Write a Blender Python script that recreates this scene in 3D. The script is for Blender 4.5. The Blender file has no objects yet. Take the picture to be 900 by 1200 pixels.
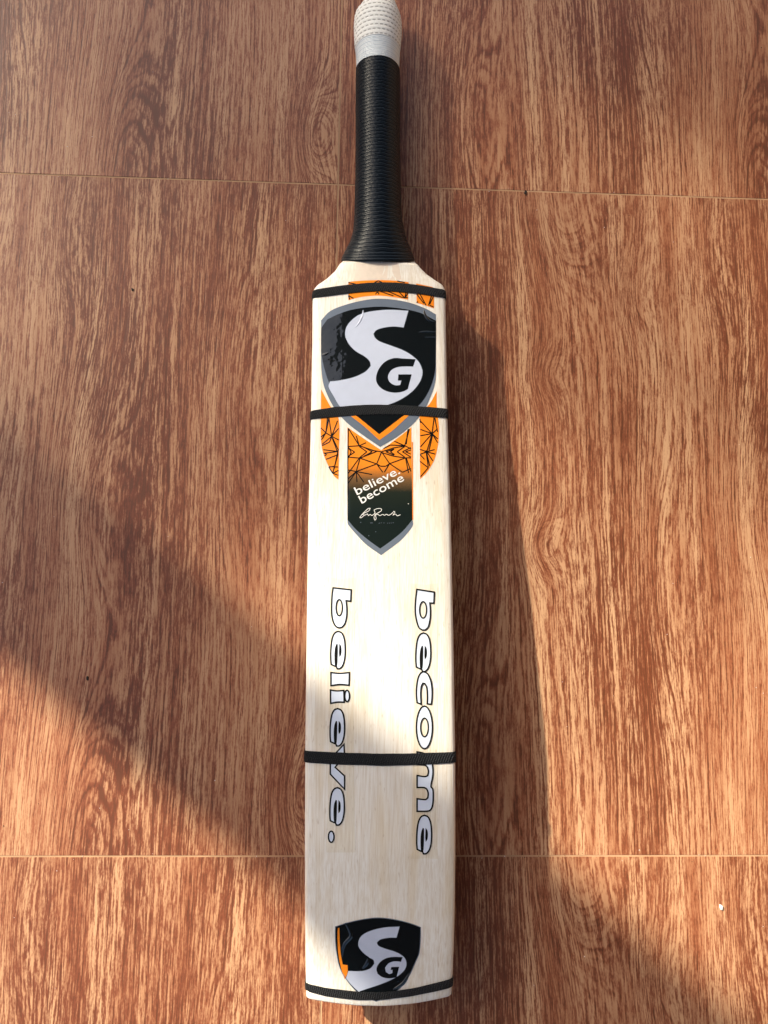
import bpy, bmesh, math, random
from mathutils import Vector, Matrix, noise
from mathutils.geometry import delaunay_2d_cdt
import numpy as np
random.seed(7)
R = math.radians
scene = bpy.context.scene
COL = scene.collection

# ------------------------------------------------------------------ camera, sky, sun, exposure
TILE = 0.56
SC = TILE / 0.53
CAM = Vector((0.5452029932 * SC, -0.8911847844 * SC, 0.6147533489 * SC))
ROT = Matrix(((0.9989829776, -0.0171374479, -0.0417051352),
              (0.0110995414, 0.9899586794, -0.1409205920),
              (0.0437013798, 0.1403143647, 0.9891420871)))
FPX = 930.0                                        # focal length for a 900 x 1200 frame
cam_data = bpy.data.cameras.new('camera')
cam = bpy.data.objects.new('camera', cam_data)
COL.objects.link(cam)
cam.matrix_world = Matrix.Translation(CAM) @ ROT.to_4x4()
cam_data.sensor_fit = 'VERTICAL'
cam_data.sensor_height = 36.0
cam_data.lens = FPX / 1200.0 * 36.0
cam_data.clip_start = 0.02
cam_data.clip_end = 500
scene.camera = cam

SUN_DIR = Vector((0.79, -0.61, -0.53)).normalized()       # the way the light travels
world = bpy.data.worlds.new('World')
scene.world = world
world.use_nodes = True
wn = world.node_tree.nodes
sky = wn.new('ShaderNodeTexSky')
sky.sky_type = 'NISHITA'
sky.sun_disc = False
sky.sun_elevation = math.asin(-SUN_DIR.z)
sky.sun_rotation = math.atan2(-SUN_DIR.x, -SUN_DIR.y)
sky.air_density = 1.0
sky.dust_density = 5.0
sky.ozone_density = 1.0
wn['Background'].inputs['Strength'].default_value = 0.10
world.node_tree.links.new(sky.outputs['Color'], wn['Background'].inputs['Color'])
sun_data = bpy.data.lights.new('sun', 'SUN')
sun_data.energy = 5.0
sun_data.angle = R(0.9)
sun_data.color = (1.0, 0.905, 0.72)
sun = bpy.data.objects.new('sun', sun_data)
COL.objects.link(sun)
sun.rotation_euler = SUN_DIR.to_track_quat('-Z', 'Y').to_euler()
sun.location = (-3, 3, 4)
scene.view_settings.view_transform = 'Standard'
scene.view_settings.look = 'None'
scene.view_settings.gamma = 1.0
scene.view_settings.exposure = 1.2
scene.cycles.max_bounces = 6
scene.cycles.transparent_max_bounces = 16

# ------------------------------------------------------------------ helpers
def link(o, parent=None):
    COL.objects.link(o)
    if parent is not None:
        o.parent = parent
    return o

def tag(o, label=None, cat=None, group=None, kind=None):
    for k, v in (('label', label), ('category', cat), ('group', group), ('kind', kind)):
        if v:
            o[k] = v
    return o

def empty(name, loc):
    o = bpy.data.objects.new(name, None)
    o.empty_display_size = 0.05
    o.location = loc
    return link(o)

def mesh_obj(name, verts, faces, mats, parent=None, smooth=False, slots=None, origin=None):
    me = bpy.data.meshes.new(name)
    org = Vector(origin) if origin is not None else (Vector(parent_loc(parent)) if parent else Vector((0, 0, 0)))
    me.from_pydata([tuple(Vector(v) - org) for v in verts], [], faces)
    for m in (mats if isinstance(mats, (list, tuple)) else [mats]):
        me.materials.append(m)
    if slots:
        for p, s in zip(me.polygons, slots):
            p.material_index = s
    if smooth:
        me.polygons.foreach_set('use_smooth', [True] * len(me.polygons))
    me.update()
    o = bpy.data.objects.new(name, me)
    link(o, parent)
    if parent is None and origin is not None:
        o.location = origin
    return o

def parent_loc(p):
    v = Vector((0, 0, 0))
    while p is not None:
        v += Vector(p.location)
        p = p.parent
    return v

def box_geo(lo, hi, bev=0.0):
    bm = bmesh.new()
    bmesh.ops.create_cube(bm, size=1.0)
    for v in bm.verts:
        v.co = Vector([(lo[i] + hi[i]) / 2 + v.co[i] * (hi[i] - lo[i]) for i in range(3)])
    if bev:
        bmesh.ops.bevel(bm, geom=list(bm.edges), offset=bev, segments=2, affect='EDGES')
    bm.verts.index_update()
    vs = [v.co.copy() for v in bm.verts]
    fs = [[v.index for v in f.verts] for f in bm.faces]
    bm.free()
    return vs, fs

# ------------------------------------------------------------------ node helper
class NT:
    def __init__(self, name):
        self.m = bpy.data.materials.new(name)
        self.m.use_nodes = True
        self.n = self.m.node_tree.nodes
        self.l = self.m.node_tree.links
        self.b = self.n['Principled BSDF']
    def node(self, t, **kw):
        nd = self.n.new(t)
        for k, v in kw.items():
            setattr(nd, k, v)
        return nd
    def put(self, sock, v):
        if hasattr(v, 'is_linked') or hasattr(v, 'links'):
            self.l.new(v, sock)
        else:
            sock.default_value = v
    def math(self, op, a, b=0.0, c=0.0, clamp=False):
        nd = self.node('ShaderNodeMath', operation=op, use_clamp=clamp)
        self.put(nd.inputs[0], a); self.put(nd.inputs[1], b); self.put(nd.inputs[2], c)
        return nd.outputs[0]
    def comb(self, x, y, z=0.0):
        nd = self.node('ShaderNodeCombineXYZ')
        self.put(nd.inputs[0], x); self.put(nd.inputs[1], y); self.put(nd.inputs[2], z)
        return nd.outputs[0]
    def noise(self, vec, scale=1.0, detail=2.0, rough=0.5, dist=0.0):
        nd = self.node('ShaderNodeTexNoise')
        self.put(nd.inputs['Vector'], vec)
        nd.inputs['Scale'].default_value = scale
        nd.inputs['Detail'].default_value = detail
        nd.inputs['Roughness'].default_value = rough
        nd.inputs['Distortion'].default_value = dist
        return nd.outputs['Fac']
    def ramp(self, fac, stops, interp='LINEAR'):
        nd = self.node('ShaderNodeValToRGB')
        nd.color_ramp.interpolation = interp
        el = nd.color_ramp.elements
        while len(el) < len(stops):
            el.new(0.5)
        for e, (p, c) in zip(el, stops):
            e.position = p
            e.color = (c[0], c[1], c[2], 1.0) if isinstance(c, (tuple, list)) else (c, c, c, 1.0)
        self.put(nd.inputs['Fac'], fac)
        return nd.outputs['Color']
    def mix(self, fac, a, b, blend='MIX'):
        nd = self.node('ShaderNodeMix', data_type='RGBA', blend_type=blend)
        self.put(nd.inputs[0], fac)
        for s, v in ((nd.inputs[6], a), (nd.inputs[7], b)):
            if isinstance(v, (tuple, list)):
                s.default_value = (v[0], v[1], v[2], 1.0)
            else:
                self.put(s, v)
        return nd.outputs[2]
    def sep(self, vec):
        nd = self.node('ShaderNodeSeparateXYZ')
        self.put(nd.inputs[0], vec)
        return nd.outputs
    def obj(self):
        return self.node('ShaderNodeTexCoord').outputs['Object']
    def bump(self, h, dist, strength=1.0):
        nd = self.node('ShaderNodeBump')
        nd.inputs['Distance'].default_value = dist
        nd.inputs['Strength'].default_value = strength
        self.put(nd.inputs['Height'], h)
        self.l.new(nd.outputs[0], self.b.inputs['Normal'])
    def set(self, **kw):
        for k, v in kw.items():
            s = self.b.inputs[k.replace('_', ' ')]
            if isinstance(v, tuple) and len(v) == 3:
                v = (*v, 1.0)
            self.put(s, v)
        return self

def plain(name, col, rough=0.5, var=0.08, scale=60, **kw):
    t = NT(name)
    n = t.noise(t.obj(), scale, 4)
    c = t.mix(n, tuple(x * (1 - var) for x in col), tuple(min(1, x * (1 + var)) for x in col))
    t.set(Base_Color=c, Roughness=rough, **kw)
    return t.m

# ------------------------------------------------------------------ materials
def mat_tile():
    t = NT('wood_print_tile')
    o = t.obj()
    x, y, z = t.sep(o)
    u = t.math('MULTIPLY', x, 1 / TILE)
    v = t.math('MULTIPLY', y, -1 / TILE)
    # hand-placed knots and cathedral arches of the print
    H = None
    for (cu, cv, su, sv, a) in ((0.660, 1.02, 0.060, 0.26, 1.00), (0.345, -0.02, 0.065, 0.17, 1.05),
                                (0.962, 0.915, 0.030, 0.075, 0.85), (0.327, 0.301, 0.030, 0.042, 0.55),
                                (0.313, 0.563, 0.032, 0.040, 0.70), (0.650, 0.50, 0.055, 0.17, 0.75),
                                (0.597, 0.10, 0.018, 0.09, 0.35), (0.08, 0.30, 0.05, 0.20, 0.6),
                                (0.49, 0.62, 0.035, 0.20, 0.5), (0.86, 0.36, 0.05, 0.25, 0.6),
                                (0.20, 0.86, 0.05, 0.22, 0.6), (0.47, 0.16, 0.03, 0.07, 0.4)):
        du = t.math('MULTIPLY', t.math('SUBTRACT', u, cu), 1 / su)
        dv = t.math('MULTIPLY', t.math('SUBTRACT', v, cv), 1 / sv)
        r2 = t.math('ADD', t.math('MULTIPLY', du, du), t.math('MULTIPLY', dv, dv))
        g = t.math('MULTIPLY', t.math('POWER', 2.718, t.math('MULTIPLY', r2, -1.0)), a)
        H = g if H is None else t.math('ADD', H, g)
    n1 = t.noise(t.comb(t.math('MULTIPLY', u, 5.0), t.math('MULTIPLY', v, 0.7)), 1.0, 1.0, 0.4)
    n2 = t.noise(t.comb(t.math('MULTIPLY', u, 40.0), t.math('MULTIPLY', v, 9.0), 3.1), 1.0, 3.0, 0.6)
    G = t.math('ADD', t.math('MULTIPLY', u, 4.6), t.math('MULTIPLY', H, 0.48))
    G = t.math('ADD', G, t.math('MULTIPLY', n1, 0.62))
    G = t.math('ADD', G, t.math('MULTIPLY', n2, 0.045))
    ring = t.math('FRACT', t.math('MULTIPLY', G, 17.0))
    ringv = t.ramp(ring, [(0.0, 0.10), (0.12, 0.60), (0.45, 0.80), (0.80, 0.42), (0.96, 0.02)])
    ring2 = t.math('FRACT', t.math('MULTIPLY', G, 41.0))
    ring2v = t.ramp(ring2, [(0.0, 0.15), (0.2, 0.70), (0.65, 0.62), (0.97, 0.1)])
    # fibres run along the rings
    fu = t.math('ADD', t.math('MULTIPLY', u, 0.72), t.math('MULTIPLY', G, 0.060))
    fib = t.noise(t.comb(t.math('MULTIPLY', fu, 330.0), t.math('MULTIPLY', v, 6.0)), 1.0, 3.0, 0.62)
    fib2 = t.noise(t.comb(t.math('MULTIPLY', fu, 500.0), t.math('MULTIPLY', v, 48.0), 7.7), 1.0, 2.0, 0.6)
    wide = t.noise(t.comb(t.math('MULTIPLY', fu, 36.0), t.math('MULTIPLY', v, 2.0), 1.3), 1.0, 4.0, 0.6)
    broad = t.noise(t.comb(t.math('MULTIPLY', u, 7.5), t.math('MULTIPLY', v, 2.2), 9.2), 1.0, 3.0, 0.55)
    grit = t.noise(t.comb(t.math('MULTIPLY', u, 520.0), t.math('MULTIPLY', v, 230.0), 5.0), 1.0, 2.0, 0.6)
    gate = t.ramp(t.noise(t.comb(t.math('MULTIPLY', u, 8.0), t.math('MULTIPLY', v, 2.6), 4.4), 1.0, 2.0), [(0.36, 0.25), (0.60, 1.0)])
    s = t.math('MULTIPLY', t.math('SUBTRACT', wide, 0.5), 1.8)
    s = t.math('ADD', s, t.math('MULTIPLY', t.math('SUBTRACT', broad, 0.5), 1.35))
    s = t.math('ADD', s, t.math('MULTIPLY', t.math('SUBTRACT', fib, 0.5), 3.5))
    s = t.math('ADD', s, t.math('MULTIPLY', t.math('SUBTRACT', fib2, 0.5), 3.3))
    s = t.math('ADD', s, t.math('MULTIPLY', t.math('SUBTRACT', grit, 0.5), 1.3))
    s = t.math('ADD', s, t.math('MULTIPLY', t.math('MULTIPLY', t.math('SUBTRACT', ringv, 0.5), gate), 0.95))
    s = t.math('ADD', s, t.math('MULTIPLY', t.math('MULTIPLY', t.math('SUBTRACT', ring2v, 0.5), gate), 1.0))
    s = t.math('MULTIPLY_ADD', s, 0.47, 0.45)
    brown = t.mix(t.ramp(broad, [(0.35, 0.0), (0.65, 1.0)]), (0.172, 0.048, 0.022), (0.275, 0.090, 0.042))
    tan = t.mix(t.ramp(wide, [(0.35, 0.0), (0.68, 1.0)]), (0.375, 0.165, 0.082), (0.55, 0.325, 0.182))
    dark = (0.125, 0.040, 0.018)
    col = t.mix(t.ramp(s, [(0.32, 0.0), (0.72, 1.0)]), brown, tan)
    col = t.mix(t.ramp(s, [(0.02, 1.0), (0.30, 0.0)]), col, dark)
    h = t.math('ADD', t.math('MULTIPLY', fib, 0.6), t.math('MULTIPLY', fib2, 0.5))
    h = t.math('ADD', h, t.math('MULTIPLY', ringv, 0.35))
    rough = t.ramp(fib, [(0.3, 0.46), (0.7, 0.32)])
    t.set(Base_Color=col, Roughness=rough, Specular_IOR_Level=0.48)
    t.bump(h, 0.0005, 0.3)
    return t.m

def mat_willow(name='pale_willow', tint=(1, 1, 1), coat=0.0):
    t = NT(name)
    x, y, z = t.sep(t.obj())
    fine = t.noise(t.comb(t.math('MULTIPLY', x, 900.0), t.math('MULTIPLY', y, 38.0), t.math('MULTIPLY', z, 900.0)), 1.0, 3.0, 0.6)
    wav = t.noise(t.comb(t.math('MULTIPLY', x, 14.0), t.math('MULTIPLY', y, 2.0)), 1.0, 1.0)
    g = t.math('FRACT', t.math('ADD', t.math('MULTIPLY', x, 88.0), t.math('MULTIPLY', wav, 2.2)))
    line = t.ramp(g, [(0.0, 1.0), (0.05, 0.25), (0.5, 0.0), (0.93, 0.2), (1.0, 1.0)])
    patch = t.noise(t.comb(t.math('MULTIPLY', x, 55.0), t.math('MULTIPLY', y, 7.0)), 1.0, 3.0)
    flick = t.noise(t.comb(t.math('MULTIPLY', x, 620.0), t.math('MULTIPLY', y, 120.0), 2.0), 1.0, 2.0)
    col = t.mix(t.ramp(fine, [(0.3, 0.0), (0.62, 1.0)]), (0.71, 0.64, 0.54), (0.85, 0.825, 0.77))
    col = t.mix(t.math('MULTIPLY', t.math('MULTIPLY', line, patch), 0.45), col, (0.55, 0.43, 0.28))
    stain = t.ramp(patch, [(0.52, 0.0), (0.75, 1.0)])
    col = t.mix(t.math('MULTIPLY', stain, 0.55), col, (0.68, 0.53, 0.31))
    fl = t.math('MULTIPLY', t.math('SUBTRACT', flick, 0.64, clamp=True), 8.0, clamp=True)
    col = t.mix(t.math('MULTIPLY', fl, 0.50), col, (0.42, 0.30, 0.18))
    if coat:
        col = t.mix(1.0, col, tint, 'MULTIPLY')
        t.set(Coat_Weight=coat * 4, Coat_Roughness=0.08)
    t.set(Base_Color=col, Roughness=0.42, Specular_IOR_Level=0.4)
    t.bump(fine, 0.0002, 0.35)
    return t.m

def mat_print(name, col, rough=0.30, coat=0.6, var=0.05, ior=1.5):
    t = NT(name)
    n = t.noise(t.obj(), 160, 3)
    c = t.mix(n, tuple(x * (1 - var) for x in col), tuple(min(1, x * (1 + var)) for x in col))
    w = t.noise(t.obj(), 45, 3)
    t.set(Base_Color=c, Roughness=0.6, Specular_IOR_Level=0.05, Coat_Weight=coat, Coat_Roughness=0.04, Coat_IOR=ior)
    nd = t.node('ShaderNodeBump')
    nd.inputs['Distance'].default_value = 0.0020
    nd.inputs['Strength'].default_value = 0.35
    t.l.new(w, nd.inputs['Height'])
    t.l.new(nd.outputs[0], t.b.inputs['Coat Normal'])
    return t.m

def mat_gradient(y_top, y_bot):
    t = NT('orange_to_black_print')
    x, y, z = t.sep(t.obj())
    f = t.math('DIVIDE', t.math('SUBTRACT', y, y_top), y_bot - y_top)
    n = t.noise(t.obj(), 1500, 2)
    f = t.math('ADD', f, t.math('MULTIPLY', t.math('SUBTRACT', n, 0.5), 0.10))
    c = t.ramp(f, [(0.0, (0.88, 0.27, 0.022)), (0.22, (0.82, 0.25, 0.02)), (0.45, (0.16, 0.085, 0.035)),
                   (0.66, (0.014, 0.020, 0.014)), (1.0, (0.007, 0.013, 0.012))])
    t.set(Base_Color=c, Roughness=0.6, Specular_IOR_Level=0.05, Coat_Weight=0.6, Coat_Roughness=0.04)
    return t.m

def mat_strap():
    t = NT('black_elastic_weave')
    x, y, z = t.sep(t.obj())
    s = t.math('ADD', x, z)
    a = t.math('SINE', t.math('MULTIPLY', t.math('ADD', s, t.math('MULTIPLY', y, 0.7)), 2700.0))
    b = t.math('SINE', t.math('MULTIPLY', t.math('SUBTRACT', y, t.math('MULTIPLY', s, 0.35)), 3300.0))
    h = t.math('MULTIPLY', a, b)
    n = t.noise(t.obj(), 1400, 2)
    c = t.mix(t.math('MULTIPLY_ADD', h, 0.3, 0.4, clamp=True), (0.0015, 0.002, 0.003), (0.034, 0.038, 0.045))
    t.set(Base_Color=c, Roughness=0.6, Specular_IOR_Level=0.22)
    t.bump(t.math('ADD', h, t.math('MULTIPLY', n, 0.8)), 0.0006, 1.0)
    return t.m

def mat_rubber():
    t = NT('black_rubber')
    n = t.noise(t.obj(), 900, 3)
    c = t.mix(n, (0.002, 0.005, 0.009), (0.006, 0.011, 0.018))
    t.set(Base_Color=c, Roughness=0.36, Specular_IOR_Level=0.22)
    t.bump(n, 0.0003, 0.4)
    return t.m

def mat_twine(knit):
    t = NT('white_twine_knit' if knit else 'white_twine_winding')
    x, y, z = t.sep(t.obj())
    if knit:
        ang = t.math('ARCTAN2', x, z)
        row = t.math('MULTIPLY', y, 1 / 0.0040)
        r = t.math('FLOOR', row)
        col = t.math('ADD', t.math('MULTIPLY', ang, 5.1), t.math('MULTIPLY', r, 0.5))
        fx = t.math('ABSOLUTE', t.math('SUBTRACT', t.math('FRACT', col), 0.5))
        fy = t.math('ABSOLUTE', t.math('SUBTRACT', t.math('FRACT', row), 0.5))
        gap = t.math('MULTIPLY', t.math('LESS_THAN', fy, 0.13), t.math('LESS_THAN', fx, 0.30))
        n = t.noise(t.obj(), 700, 3)
        c = t.mix(n, (0.78, 0.79, 0.76), (0.88, 0.89, 0.86))
        c = t.mix(t.math('MULTIPLY', gap, 0.6), c, (0.24, 0.22, 0.20))
        t.set(Base_Color=c, Roughness=0.85)
        t.bump(t.math('SUBTRACT', t.math('MULTIPLY', n, 0.4), gap), 0.0006, 0.7)
    else:
        n = t.noise(t.obj(), 500, 3)
        c = t.mix(n, (0.80, 0.86, 0.88), (0.88, 0.92, 0.92))
        wl = t.math('MULTIPLY_ADD', t.math('SINE', t.math('MULTIPLY', y, 2 * math.pi / 0.0019)), 0.5, 0.5)
        wl = t.math('MULTIPLY', t.math('POWER', wl, 3.0), t.noise(t.comb(t.math('MULTIPLY', x, 60.0), t.math('MULTIPLY', y, 500.0)), 1.0, 2.0))
        c = t.mix(t.math('MULTIPLY', wl, 0.7), c, (0.30, 0.43, 0.52))
        t.set(Base_Color=c, Roughness=0.6)
        t.bump(n, 0.0003, 0.5)
    return t.m

M = dict(
    tile=mat_tile(), willow=mat_willow(), film=mat_willow('filmed_willow', (0.97, 0.945, 0.885), 0.12), strap=mat_strap(), rubber=mat_rubber(),
    knit=mat_twine(True), wind=mat_twine(False),
    splice=plain('pinkish_handle_wood', (0.74, 0.635, 0.53), 0.45, 0.10, 300),
    grout=plain('tan_grout', (0.44, 0.265, 0.15), 0.9, 0.45, 26),
    orange=mat_print('orange_print', (0.88, 0.255, 0.018)),
    line=mat_print('black_line_print', (0.008, 0.008, 0.008)),
    grey=mat_print('slate_grey_print', (0.135, 0.165, 0.215)),
    black=mat_print('black_print', (0.002, 0.0045, 0.0065), coat=1.0, ior=1.65),
    silver=mat_print('pale_silver_print', (0.50, 0.55, 0.68)),
    white=mat_print('white_print', (0.80, 0.80, 0.78)),
    letter=mat_print('pale_blue_print', (0.64, 0.715, 0.85), 0.35, 0.3),
    plaster=plain('brown_plaster', (0.16, 0.125, 0.095), 0.9, 0.15, 8),
    post=plain('painted_post', (0.45, 0.40, 0.33), 0.6, 0.1, 20),
    roof=plain('dark_roof_boards', (0.05, 0.042, 0.035), 0.8, 0.2, 12),
    ground=plain('dry_earth', (0.24, 0.19, 0.13), 0.95, 0.3, 3),
    block_wall=plain('dark_block_wall', (0.075, 0.07, 0.055), 0.9, 0.4, 6),
    bark=plain('bark', (0.10, 0.07, 0.045), 0.9, 0.3, 15),
    leaf=plain('leaf_green', (0.05, 0.085, 0.03), 0.6, 0.3, 5),
    fleck=plain('white_fleck', (0.75, 0.76, 0.78), 0.7),
    crumb=plain('dark_crumb', (0.02, 0.014, 0.010), 0.8),
)

# ------------------------------------------------------------------ setting: ground, tiled floor, porch post, unseen walls and roof added to block sky light
g = mesh_obj('ground', [(-90, -90, -0.16), (90, -90, -0.16), (90, 90, -0.16), (-90, 90, -0.16)], [(0, 1, 2, 3)], M['ground'])
tag(g, kind='structure')
C0, C1, R0, R1 = -3, 4, -3, 6
vs, fs = box_geo((C0 * TILE, -R1 * TILE, -0.14), (C1 * TILE, -R0 * TILE, -0.0003))
floor = mesh_obj('floor', vs, fs, M['grout'])
tag(floor, kind='structure')
GAP = 0.0013
tv, tf = box_geo((GAP / 2, -TILE + GAP / 2, -0.008), (TILE - GAP / 2, -GAP / 2, 0.0), 0.0002)
tile_mesh = None
for r in range(R0, R1):
    for c in range(C0, C1):
        loc = Vector((c * TILE, -r * TILE, 0))
        if tile_mesh is None:
            o = mesh_obj('tile', tv, tf, M['tile'])
            tile_mesh = o.data
            o.parent = floor
        else:
            o = bpy.data.objects.new('tile', tile_mesh)
            link(o, floor)
        o.location = loc

wall = mesh_obj('ambient_block_wall', *box_geo((C1 * TILE, -3.3, -0.14), (C1 * TILE + 0.2, 1.6, 2.52)), M['plaster'], origin=(C1 * TILE + 0.1, -0.8, -0.14))  # unseen wall, added to cut ambient light from the right
tag(wall, 'brown plastered wall added out of view on the right to block sky light', 'wall')
gw = empty('low_sky_block_wall', (-2.8, 0, -0.16))  # unseen wall, added to block the low sky on the left
tag(gw, 'dark wall with a flat coping, added out of view beyond the porch post to block the low sky', 'sky-blocking wall')
mesh_obj('wall_body', *box_geo((-2.9, -9, -0.155), (-2.7, 11, 1.66)), M['block_wall'], gw)
mesh_obj('coping', *box_geo((-2.95, -9.02, 1.663), (-2.65, 11.02, 1.72), 0.005), M['roof'], gw)
porch = empty('sky_block_roof', (1.3, -0.8, -0.14))  # roof added out of view, its outline shaped to keep overhead reflections dark
tag(porch, 'dark boarded roof added out of view to block the sky overhead, with a square painted post', 'porch roof')
PX, PY = 0.575 - 0.79 * 2.25, -1.09 + 0.61 * 2.25
mesh_obj('roof', *box_geo((0.02, -3.3, 2.40), (C1 * TILE - 0.003, 0.95, 2.50)), M['roof'], porch)
mesh_obj('roof', *box_geo((0.95, 0.953, 2.40), (C1 * TILE - 0.003, 1.6, 2.50)), M['roof'], porch)
mesh_obj('post', *box_geo((PX - 0.056, PY - 0.056, 0.001), (PX + 0.056, PY + 0.056, 2.40), 0.004), M['post'], porch)
mesh_obj('beam', *box_geo((PX - 0.07, PY - 0.05, 2.402), (0.55, PY + 0.05, 2.52)), M['post'], porch)

# ------------------------------------------------------------------ unseen tree, added and shaped to filter the sun
def build_tree():
    s = 10.0
    ctr = Vector((-1.10, 1.38, 0.0)) - SUN_DIR * s
    root = empty('sun_filter_tree', (ctr.x, ctr.y, -0.16))
    tag(root, 'leafy tree added out of view beyond the porch post to thin the sun', 'tree')
    V, F = [], []
    n = 9
    pts = [(0, 0, -0.2, 0.17), (0.05, 0.02, 1.3, 0.13), (-0.04, 0.06, 2.8, 0.11), (0.05, 0, ctr.z - 0.3, 0.08), (0.1, 0.05, ctr.z + 1.0, 0.02)]
    for i, (x, y, z, r) in enumerate(pts):
        for k in range(n):
            a = 2 * math.pi * k / n
            V.append((ctr.x + x + r * math.cos(a), ctr.y + y + r * math.sin(a), z))
        if i:
            for k in range(n):
                F.append(((i - 1) * n + k, (i - 1) * n + (k + 1) % n, i * n + (k + 1) % n, i * n + k))
    mesh_obj('trunk', V, F, M['bark'], root, True)
    V, F = [], []
    rnd = random.Random(3)
    N = 5000
    for i in range(N):
        d = Vector((rnd.gauss(0, 1), rnd.gauss(0, 1), rnd.gauss(0, 1))).normalized()
        rr = rnd.random() ** 0.29
        p = ctr + d * (1.55 * rr)
        ax = Vector((rnd.gauss(0, 1), rnd.gauss(0, 1), rnd.gauss(0, 1))).normalized()
        bx = ax.orthogonal().normalized()
        L, W = rnd.uniform(0.13, 0.20), rnd.uniform(0.06, 0.09)
        b = len(V)
        V += [p - ax * L * 0.5, p + bx * W * 0.5, p + ax * L * 0.5, p - bx * W * 0.5]
        F.append((b, b + 1, b + 2, b + 3))
    mesh_obj('crown', V, F, M['leaf'], root)
build_tree()

# ------------------------------------------------------------------ the bat: measured profile
def ray_hit(px, py, z):
    d = ROT @ Vector(((px - 450.0) / FPX, -(py - 600.0) / FPX, -1.0))
    return CAM + d * ((z - CAM.z) / d.z)

def interp(x, xs, ys):
    return float(np.interp(x, xs, ys))

# height of the face centre line by photograph row, then as a function of y in the scene
H_ROWS = [(250, .0300), (302.5, .0315), (306.5, .0405), (400, .0440), (600, .0540), (800, .0610), (1000, .0600), (1100, .0545), (1185, .0470)]
HY = [ray_hit(445, r, h).y for r, h in H_ROWS][::-1]
HZ = [h for r, h in H_ROWS][::-1]
def hc(y):
    return interp(y, HY, HZ)
CROWN = 0.0045
def edge_table(pts):
    out = []
    for px, py in pts:
        z = 0.05
        for _ in range(6):
            p = ray_hit(px, py, z)
            z = hc(p.y) - CROWN
        out.append((p.y, p.x))
    out.sort()
    return [a for a, b in out], [b for a, b in out]
LEFT = [(408, 288), (403, 297), (400.7, 306), (393, 316), (383, 325.5), (372, 333), (368, 337.5), (366.3, 345), (366, 360), (365.8, 400), (364.3, 484),
        (363, 540), (361.3, 600), (360.3, 660), (359.3, 740), (358.4, 800), (357.4, 890), (357, 1000), (357.2, 1060), (357.7, 1110), (358.4, 1150), (358.9, 1172), (359.2, 1182)]
RIGHT = [(478, 286), (483, 295), (485.6, 303), (492, 312), (501, 321), (511, 328), (519, 333), (521.8, 338), (522.4, 345), (522.6, 360), (523.2, 400), (524.6, 484),
         (526.5, 540), (528.6, 600), (530, 660), (531.6, 740), (532.6, 800), (534, 890), (534.2, 1000), (533.5, 1060), (532.3, 1110), (530.5, 1150), (529.4, 1168), (528.8, 1180)]
LY, LX = edge_table(LEFT)
RY, RX = edge_table(RIGHT)
def xl(y): return interp(y, LY, LX)
def xr(y): return interp(y, RY, RX)
def tcoord(x, y):
    a, b = xl(y), xr(y)
    return (2 * x - a - b) / (b - a)
def face_z(x, y):
    t = max(-1.05, min(1.05, tcoord(x, y)))
    return hc(y) - CROWN * t * t
def on_face(px, py, off=0.0):
    z = 0.055
    for _ in range(7):
        p = ray_hit(px, py, z)
        z = face_z(p.x, p.y) + off
    return Vector((p.x, p.y, z))
TOE = [(355, 1172.3), (358.9, 1172.8), (383, 1175.5), (416.7, 1178), (450, 1178.4), (483, 1176.4), (511, 1172.8), (529.4, 1169.8), (534, 1169)]
tt = []
for px, py in TOE:
    z = 0.045
    for _ in range(6):
        p = ray_hit(px, py, z); z = hc(p.y) - CROWN * 0.5
    tt.append((p.x, p.y))
TX, TY = [a for a, b in tt], [b for a, b in tt]
YTOP = ray_hit(443, 287, 0.045).y
YSW = ray_hit(445, 900, 0.06).y
YSH = ray_hit(445, 340, 0.048).y
YTOE = ray_hit(445, 1175, 0.047).y

def section(y):
    """outline of the blade across its length: list of (t, x, z), front first, then round the back"""
    a, b = xl(y), xr(y)
    hw, cx = (b - a) / 2, (a + b) / 2
    top = hc(y)
    edge = interp(y, [YTOE, YSW, YSH, YTOP], [0.017, 0.034, 0.021, 0.020])
    spine = interp(y, [YTOE, (YTOE + YSW) / 2, YSW, YSW + 0.25, YSH, YTOP], [0.024, 0.046, 0.0605, 0.0555, 0.036, 0.034])
    spine = min(spine, top - 0.0004)
    rc = 0.0026
    pts = []
    nf = 18
    for i in range(nf + 1):
        t = -1 + 2 * i / nf
        te = t * (1 - rc / hw)
        pts.append((te, cx + te * hw, top - CROWN * te * te))
    ze = top - CROWN
    for k in range(1, 4):                                   # front right corner
        an = math.pi / 2 * k / 3
        pts.append((1, b - rc + rc * math.sin(an), ze - rc + rc * math.cos(an)))
    zb = ze - edge
    pts.append((1, b, zb + 0.003))
    pts.append((1, b - 0.001, zb + 0.0008))
    nb = 12
    for i in range(nb + 1):                                 # back, swelling to a ridge
        t = 1 - 2 * i / nb
        w = (1 - abs(t)) ** 1.15
        pts.append((t, cx + t * (hw - 0.004), zb + (top - spine - zb) * w))
    pts.append((-1, a + 0.001, zb + 0.0008))
    pts.append((-1, a, zb + 0.003))
    for k in range(3, 0, -1):
        an = math.pi / 2 * k / 3
        pts.append((-1, a + rc - rc * math.sin(an), ze - rc + rc * math.cos(an)))
    return pts

CX = (xl(YSW) + xr(YSW)) / 2
bat = empty('cricket_bat', (CX, YSW, 0.0))
tag(bat, 'pale willow cricket bat lying face up on the wood-look tiles', 'cricket bat')

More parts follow.
